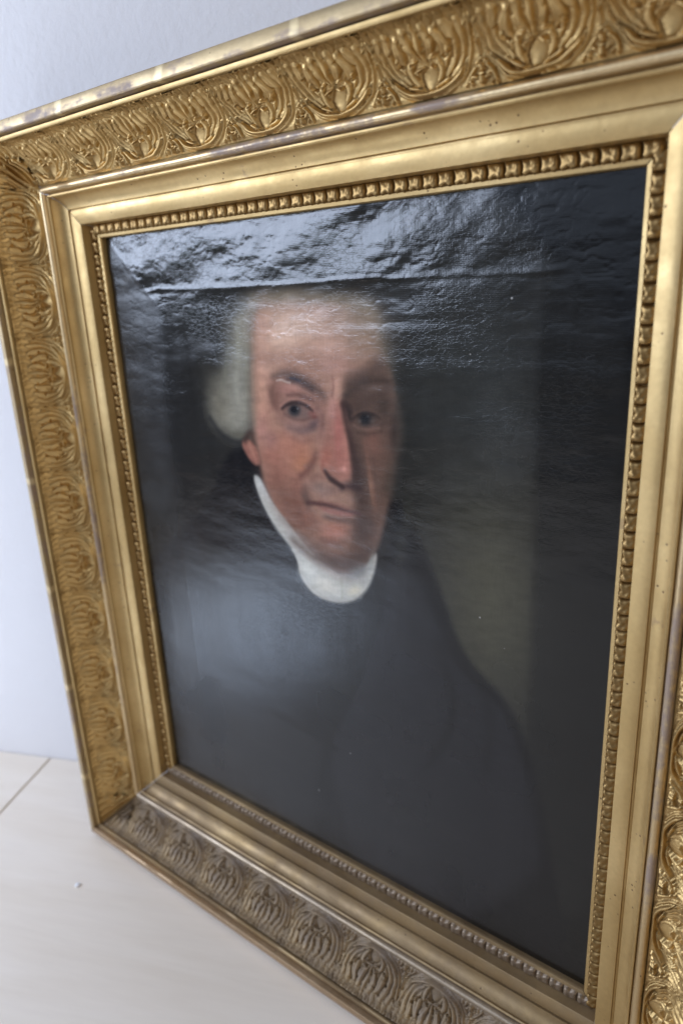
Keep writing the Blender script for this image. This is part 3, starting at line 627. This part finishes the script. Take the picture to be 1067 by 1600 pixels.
["S",[[0.0121,0.1639,0.0019],[0.0176,0.1556,0.0035],[0.0291,0.1494,0.0035],[0.0423,0.1449,0.0023]],0.0038,[58,42,44],0.8],
["B",[0.0376,0.2072],[133.815,0.725,5.101,-37.73],[158,88,82],0.35,1],
["S",[[-0.0601,0.2474,0.0012],[-0.0486,0.2543,0.002],[-0.0313,0.258,0.0023],[-0.0132,0.2544,0.0019],[-0.0034,0.2471,0.0011]],0.0031,[48,36,38],0.7],
["S",[[-0.0713,0.246,0.002],[-0.0723,0.2597,0.0032],[-0.0631,0.2738,0.0028]],0.0072,[112,78,70],0.5],
["S",[[0.0045,0.2509,0.0022],[0.0157,0.2418,0.0033],[0.0112,0.2249,0.003]],0.0067,[104,74,70],0.45],
["S",[[-0.0466,0.2662,0.0016],[-0.0242,0.269,0.0023],[-0.0011,0.2611,0.0019]],0.0038,[96,68,64],0.5],
["B",[-0.0344,0.2785],[56.707,-12.802,-6.263,-186.499],[176,132,118],0.5,1],
["B",[0.0446,0.3633],[23.265,-1.41,-0.388,-55.803],[172,146,130],0.35,1],
["S",[[0.0532,0.2667,0.0025],[0.0582,0.2415,0.0043],[0.063,0.2129,0.004],[0.067,0.1804,0.0037]],0.0108,[60,46,46],0.4],
["B",[0.1155,0.258],[90.625,-2.996,3.482,-54.446],[62,52,46],0.5,1],
["S",[[-0.0546,0.2386,0.0016],[-0.0403,0.2358,0.002],[-0.018,0.2381,0.0023],[-0.0046,0.2423,0.0019]],0.0054,[104,84,78],0.35],
["B",[-0.0045,0.2437],[116.409,-8.781,14.638,-214.942],[122,84,78],0.5,1],
["S",[[-0.1291,0.1243,0.0022],[-0.1121,0.0865,0.0027],[-0.0899,0.0592,0.0027],[-0.0628,0.0351,0.0022]],0.0035,[40,42,48],0.5],
["B",[-0.0292,0.3623],[15.536,-1.365,-0.239,-39.91],[200,176,160],0.35,1],
["B",[-0.0534,0.1917],[36.148,-3.292,4.616,-47.278],[176,120,104],0.35,1],
["S",[[-0.1005,0.3822,0.0015],[-0.11,0.2991,0.002],[-0.117,0.2217,0.0017]],0.0138,[132,118,104],0.5],
["S",[[-0.1021,0.3926,0.0031],[-0.0346,0.3977,0.0036],[0.0465,0.3955,0.0034],[0.0947,0.3845,0.0026]],0.0154,[132,122,108],0.55]]''')  # background shapes include painted varnish sheen and a darker strip over the right bar
def paint_portrait(xs, ys, data):
    """oil-paint colours (sRGB 0..1) of the portrait, some varnish reflection painted in, at canvas positions xs, ys"""
    col = np.zeros((len(xs), 3))
    def smooth(t):
        t = np.clip(t, 0, 1); return t*t*(3-2*t)
    def chaikin(pts, closed, n=2):
        for _ in range(n):
            a = pts; b = np.roll(pts, -1, 0)
            if not closed: a = pts[:-1]; b = pts[1:]
            q = np.empty((2*len(a), pts.shape[1])); q[0::2] = .75*a+.25*b; q[1::2] = .25*a+.75*b
            if not closed: q = np.vstack([pts[:1], q, pts[-1:]])
            pts = q
        return pts
    for sh in data:
        kind = sh[0]
        if kind == 'B':
            c, m, rgb, op, hard = sh[1:]
            q = m[0]*(xs-c[0])+m[1]*(ys-c[1]); r = m[2]*(xs-c[0])+m[3]*(ys-c[1])
            d = (q*q+r*r)
            a = np.exp(-(d**hard)*1.4)*op
            k = np.nonzero(a > .004)[0]
            a = a[k]
        else:
            pts = np.array(sh[1]); soft, rgb, op = sh[2:]
            pad = soft*1.5+(pts[:, 2].max() if kind == 'S' else 0)
            k = np.nonzero((xs > pts[:, 0].min()-pad) & (xs < pts[:, 0].max()+pad) & (ys > pts[:, 1].min()-pad) & (ys < pts[:, 1].max()+pad))[0]
            if not len(k): continue
            X = xs[k]; Y = ys[k]
            if kind == 'P':
                pts = chaikin(pts, True); dist = np.full(len(k), 1e9); ins = np.zeros(len(k), bool)
                for i in range(len(pts)):
                    (x0, y0), (x1, y1) = pts[i-1], pts[i]
                    dx, dy = x1-x0, y1-y0
                    t = np.clip(((X-x0)*dx+(Y-y0)*dy)/(dx*dx+dy*dy+1e-12), 0, 1)
                    dist = np.minimum(dist, (X-x0-t*dx)**2+(Y-y0-t*dy)**2)
                    ins ^= ((y0 > Y) != (y1 > Y)) & (X < x0+(Y-y0)*dx/(dy if abs(dy) > 1e-12 else 1e-12))
                dist = np.sqrt(dist)*np.where(ins, 1, -1)
                a = smooth(.5+dist/(2*soft))*op
            else:
                pts = chaikin(pts, False); dist = np.full(len(k), 1e9)
                for i in range(len(pts)-1):
                    x0, y0, w0 = pts[i]; x1, y1, w1 = pts[i+1]
                    dx, dy = x1-x0, y1-y0
                    t = np.clip(((X-x0)*dx+(Y-y0)*dy)/(dx*dx+dy*dy+1e-12), 0, 1)
                    dist = np.minimum(dist, np.hypot(X-x0-t*dx, Y-y0-t*dy)-(w0+t*(w1-w0)))
                a = smooth(.5-dist/(2*soft))*op
        rgb = np.array(rgb)/255.
        col[k] = col[k]*(1-a[:, None])+rgb*a[:, None]
    return col

def to_lin(c): return np.where(c <= .04045, c/12.92, ((c+.055)/1.055)**2.4)
nx, ny = 560, 700
gx, gy = np.meshgrid(np.linspace(-W2-.006, W2+.006, nx), np.linspace(-H2-.006, H2+.006, ny), indexing='ij')
def canvas_height(x, y):
    """slack canvas that has sunk between the stretcher bars, with cockles and lifted paint"""
    inx = np.minimum(sstep(.317, .27, x), sstep(-.317, -.27, x)); iny = np.minimum(sstep(.413, .390, y), sstep(-.413, -.36, y))
    h = -.0007*inx*iny
    h = h-.0006*np.exp(-((x/.22)**2+((y)/.3)**2))
    # ridge pressed up by the edges of the bars
    wob = (fbm(x*20, y*20, 77, 1, 1, 2)-.5)*.006
    h = h+.0006*np.exp(-((y+wob-.415)/.0035)**2)*sstep(.36, .31, np.abs(x))
    h = h+.00012*(np.exp(-((x+wob-.319)/.003)**2)+np.exp(-((x+wob+.315)/.003)**2))*sstep(.44, .41, np.abs(y))
    # corner fold of the stretcher mitre, top left
    dd = (x+.4168)-(.5-y)*1.0; h = h+.00025*np.exp(-(dd/.006)**2)*sstep(.38, .42, y)*sstep(-.29, -.33, x)
    # cockles: low waves that run across
    k = fbm(x, y, 21, 9, 26, 3)-.5; up = sstep(-.15, .25, y)
    h = h+k*.0018*(.25+.75*up)+(fbm(x, y, 61, 34, 80, 3)-.5)*.00042*sstep(-.1, .2, y)
    # sharper cupped paint
    c = np.abs(fbm(x+.02*vnoise(x, y, 4, 30, 30), y, 33, 26, 70, 3)-.5)
    h = h-np.exp(-(c/.022)**2)*.00022*(.10+.90*sstep(.0, .30, y))*(.5+.5*vnoise(x, y, 8, 12, 12))
    tb = sstep(.40, .415, y)*sstep(.40, .15, x)
    h = h+(fbm(x+y*.5, y-x*.2, 41, 60, 90, 3)-.5)*.0008*tb+(fbm(x-y*.8, y, 44, 16, 22, 2)-.5)*.0032*tb
    return h
Z = -.0085+canvas_height(gx, gy)
V = np.stack([gx, gy, Z], -1).reshape(-1, 3)*U
def canvas_mat():
    t = NT('varnished_oil_paint')
    at = t.n('Attribute'); at.attribute_name = 'paint'
    c = at.outputs['Color']
    br = t.noise(1, 4, t.coords((60, 160, 1)), .6); br2 = t.noise(1, 3, t.coords((420, 70, 1)), .6)
    hs = t.n('HueSaturation'); t.l(c, hs.inputs['Color'])
    t.l(t.math('ADD', t.fr(br, .25, .75, .86, 1.10), t.fr(br2, .25, .75, -.07, .07)), hs.inputs['Value'])
    c = hs.outputs[0]
    # dirt in the weave and tiny flake losses
    fl_ = t.math('MULTIPLY', t.fr(t.voro(42), .05, .02), t.fr(t.noise(20, 2), .60, .64))
    c = t.mix(fl_, c, (.45, .43, .40))
    t.set('Base Color', c)
    rv = t.noise(6, 5, None, .6); vs = t.noise(1, 4, t.coords((55, 3, 1)), .6)
    t.set('Roughness', t.math('ADD', t.fr(rv, .3, .7, .11, .20), t.fr(vs, .3, .7, 0, .07)))
    ga = t.n('Attribute'); ga.attribute_name = 'dull'; t.set('Roughness', t.math('ADD', t.math('ADD', t.fr(rv, .3, .7, .10, .19), t.fr(vs, .3, .7, 0, .07)), t.math('MULTIPLY', ga.outputs['Fac'], .24))); t.set('IOR', 1.47)
    # weave
    wx = t.n('TexWave'); wx.bands_direction = 'X'; wx.inputs['Scale'].default_value = 210; wx.inputs['Distortion'].default_value = .6; wx.inputs['Detail'].default_value = 2
    wy = t.n('TexWave'); wy.bands_direction = 'Y'; wy.inputs['Scale'].default_value = 210; wy.inputs['Distortion'].default_value = .6; wy.inputs['Detail'].default_value = 2
    for w_ in (wx, wy): t.l(t.tc.outputs['Object'], w_.inputs[0])
    weave = t.math('ADD', wx.outputs['Fac'], wy.outputs['Fac'])
    sl = t.noise(1, 4, t.coords((28, 190, 1)), .7)
    n1 = t.bump(weave, .045, .0003); n2 = t.bump(sl, .10, .0006, n1)
    v = t.n('TexVoronoi'); v.feature = 'DISTANCE_TO_EDGE'; v.inputs['Scale'].default_value = 1
    mp = t.coords((130, 260, 1)); dn = t.n('TexNoise'); dn.inputs['Scale'].default_value = 1.3; t.l(mp, dn.inputs['Vector'])
    vm = t.n('VectorMath'); vm.operation = 'MULTIPLY_ADD'; t.l(dn.outputs['Color'], vm.inputs[0]); vm.inputs[1].default_value = (1.6, 1.6, 0); t.l(mp, vm.inputs[2]); t.l(vm.outputs[0], v.inputs['Vector'])
    ck = t.math('MULTIPLY', t.fr(v.outputs['Distance'], 0, .09), t.fr(t.noise(9, 3), .42, .6, .15, 1))
    n2 = t.bump(vs, .10, .0012, n2); n3 = t.bump(ck, .14, .0004, n2)
    t.set('Normal', n3)
    return t.m
me = mesh_np('canvas', V, grid_faces(nx, ny), [canvas_mat()])
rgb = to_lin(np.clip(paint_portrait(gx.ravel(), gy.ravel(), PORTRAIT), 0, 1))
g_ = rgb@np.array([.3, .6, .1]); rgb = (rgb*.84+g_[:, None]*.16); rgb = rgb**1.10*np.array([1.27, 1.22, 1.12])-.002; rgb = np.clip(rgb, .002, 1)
# brush marks
b = fbm(gx.ravel(), gy.ravel(), 90, 55, 110, 3)-.5; b2 = fbm(gx.ravel(), gy.ravel(), 95, 9, 7, 3)-.5
b3 = fbm(gx.ravel()+gy.ravel()*.4, gy.ravel()-gx.ravel()*.3, 99, 40, 160, 3)-.5
rgb = rgb*(1+.22*b+.26*b2+.20*b3)[:, None]
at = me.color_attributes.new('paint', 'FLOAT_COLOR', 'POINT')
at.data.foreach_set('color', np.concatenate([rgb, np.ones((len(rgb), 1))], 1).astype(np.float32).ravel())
# the varnish has gone dull on the left stretcher bar, beyond the slanting line of its mitre
X_, Y_ = gx.ravel(), gy.ravel(); dd = (X_+.4168)-(.5-Y_)
dull = sstep(.004, -.004, dd)*sstep(-.285, -.33, X_)*sstep(-.2, .15, Y_)*(.25+.75*fbm(X_, Y_, 83, 10, 14, 3))+.5*sstep(.55, .75, fbm(X_, Y_, 71, 7, 9, 4))*sstep(.40, .30, Y_)
at = me.attributes.new('dull', 'FLOAT', 'POINT'); at.data.foreach_set('value', dull.astype(np.float32))
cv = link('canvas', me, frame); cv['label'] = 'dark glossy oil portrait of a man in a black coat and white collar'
# board that closes the back of the frame, unseen from the front
a_, b_ = (W2+.03)*U, (H2+.03)*U
back = bevelled('backing', [(-a_, -b_, -.019*U), (a_, -b_, -.019*U), (a_, b_, -.019*U), (-a_, b_, -.019*U), (-a_, -b_, -.0165*U), (a_, -b_, -.0165*U), (a_, b_, -.0165*U), (-a_, b_, -.0165*U)],
                [(3, 2, 1, 0), (4, 5, 6, 7), (0, 1, 5, 4), (1, 2, 6, 5), (2, 3, 7, 6), (3, 0, 4, 7)], M_wood, 0, frame)

# ---------------------------------------------------------------- crumb of plaster on the floor
import bmesh
bm = bmesh.new(); bmesh.ops.create_icosphere(bm, subdivisions=2, radius=.0034)
for v in bm.verts:
    v.co *= .75+.5*float(vnoise(v.co.x*400, v.co.y*400+v.co.z*250, 3)); v.co.z *= .45
me = bpy.data.meshes.new('plaster_crumb'); bm.to_mesh(me); bm.free()
cm = NT('white_plaster_crumb'); cm.set('Base Color', (.86, .86, .88)); cm.set('Roughness', .8); cm.set('Normal', cm.bump(cm.noise(900, 3), .4, .0005)); me.materials.append(cm.m)
o = link('plaster_crumb', me); o.location = (-.4896*U, -.2046*U, .0012)
o['label'] = 'tiny white crumb lying on the pale floor left of the frame'; o['category'] = 'crumb'
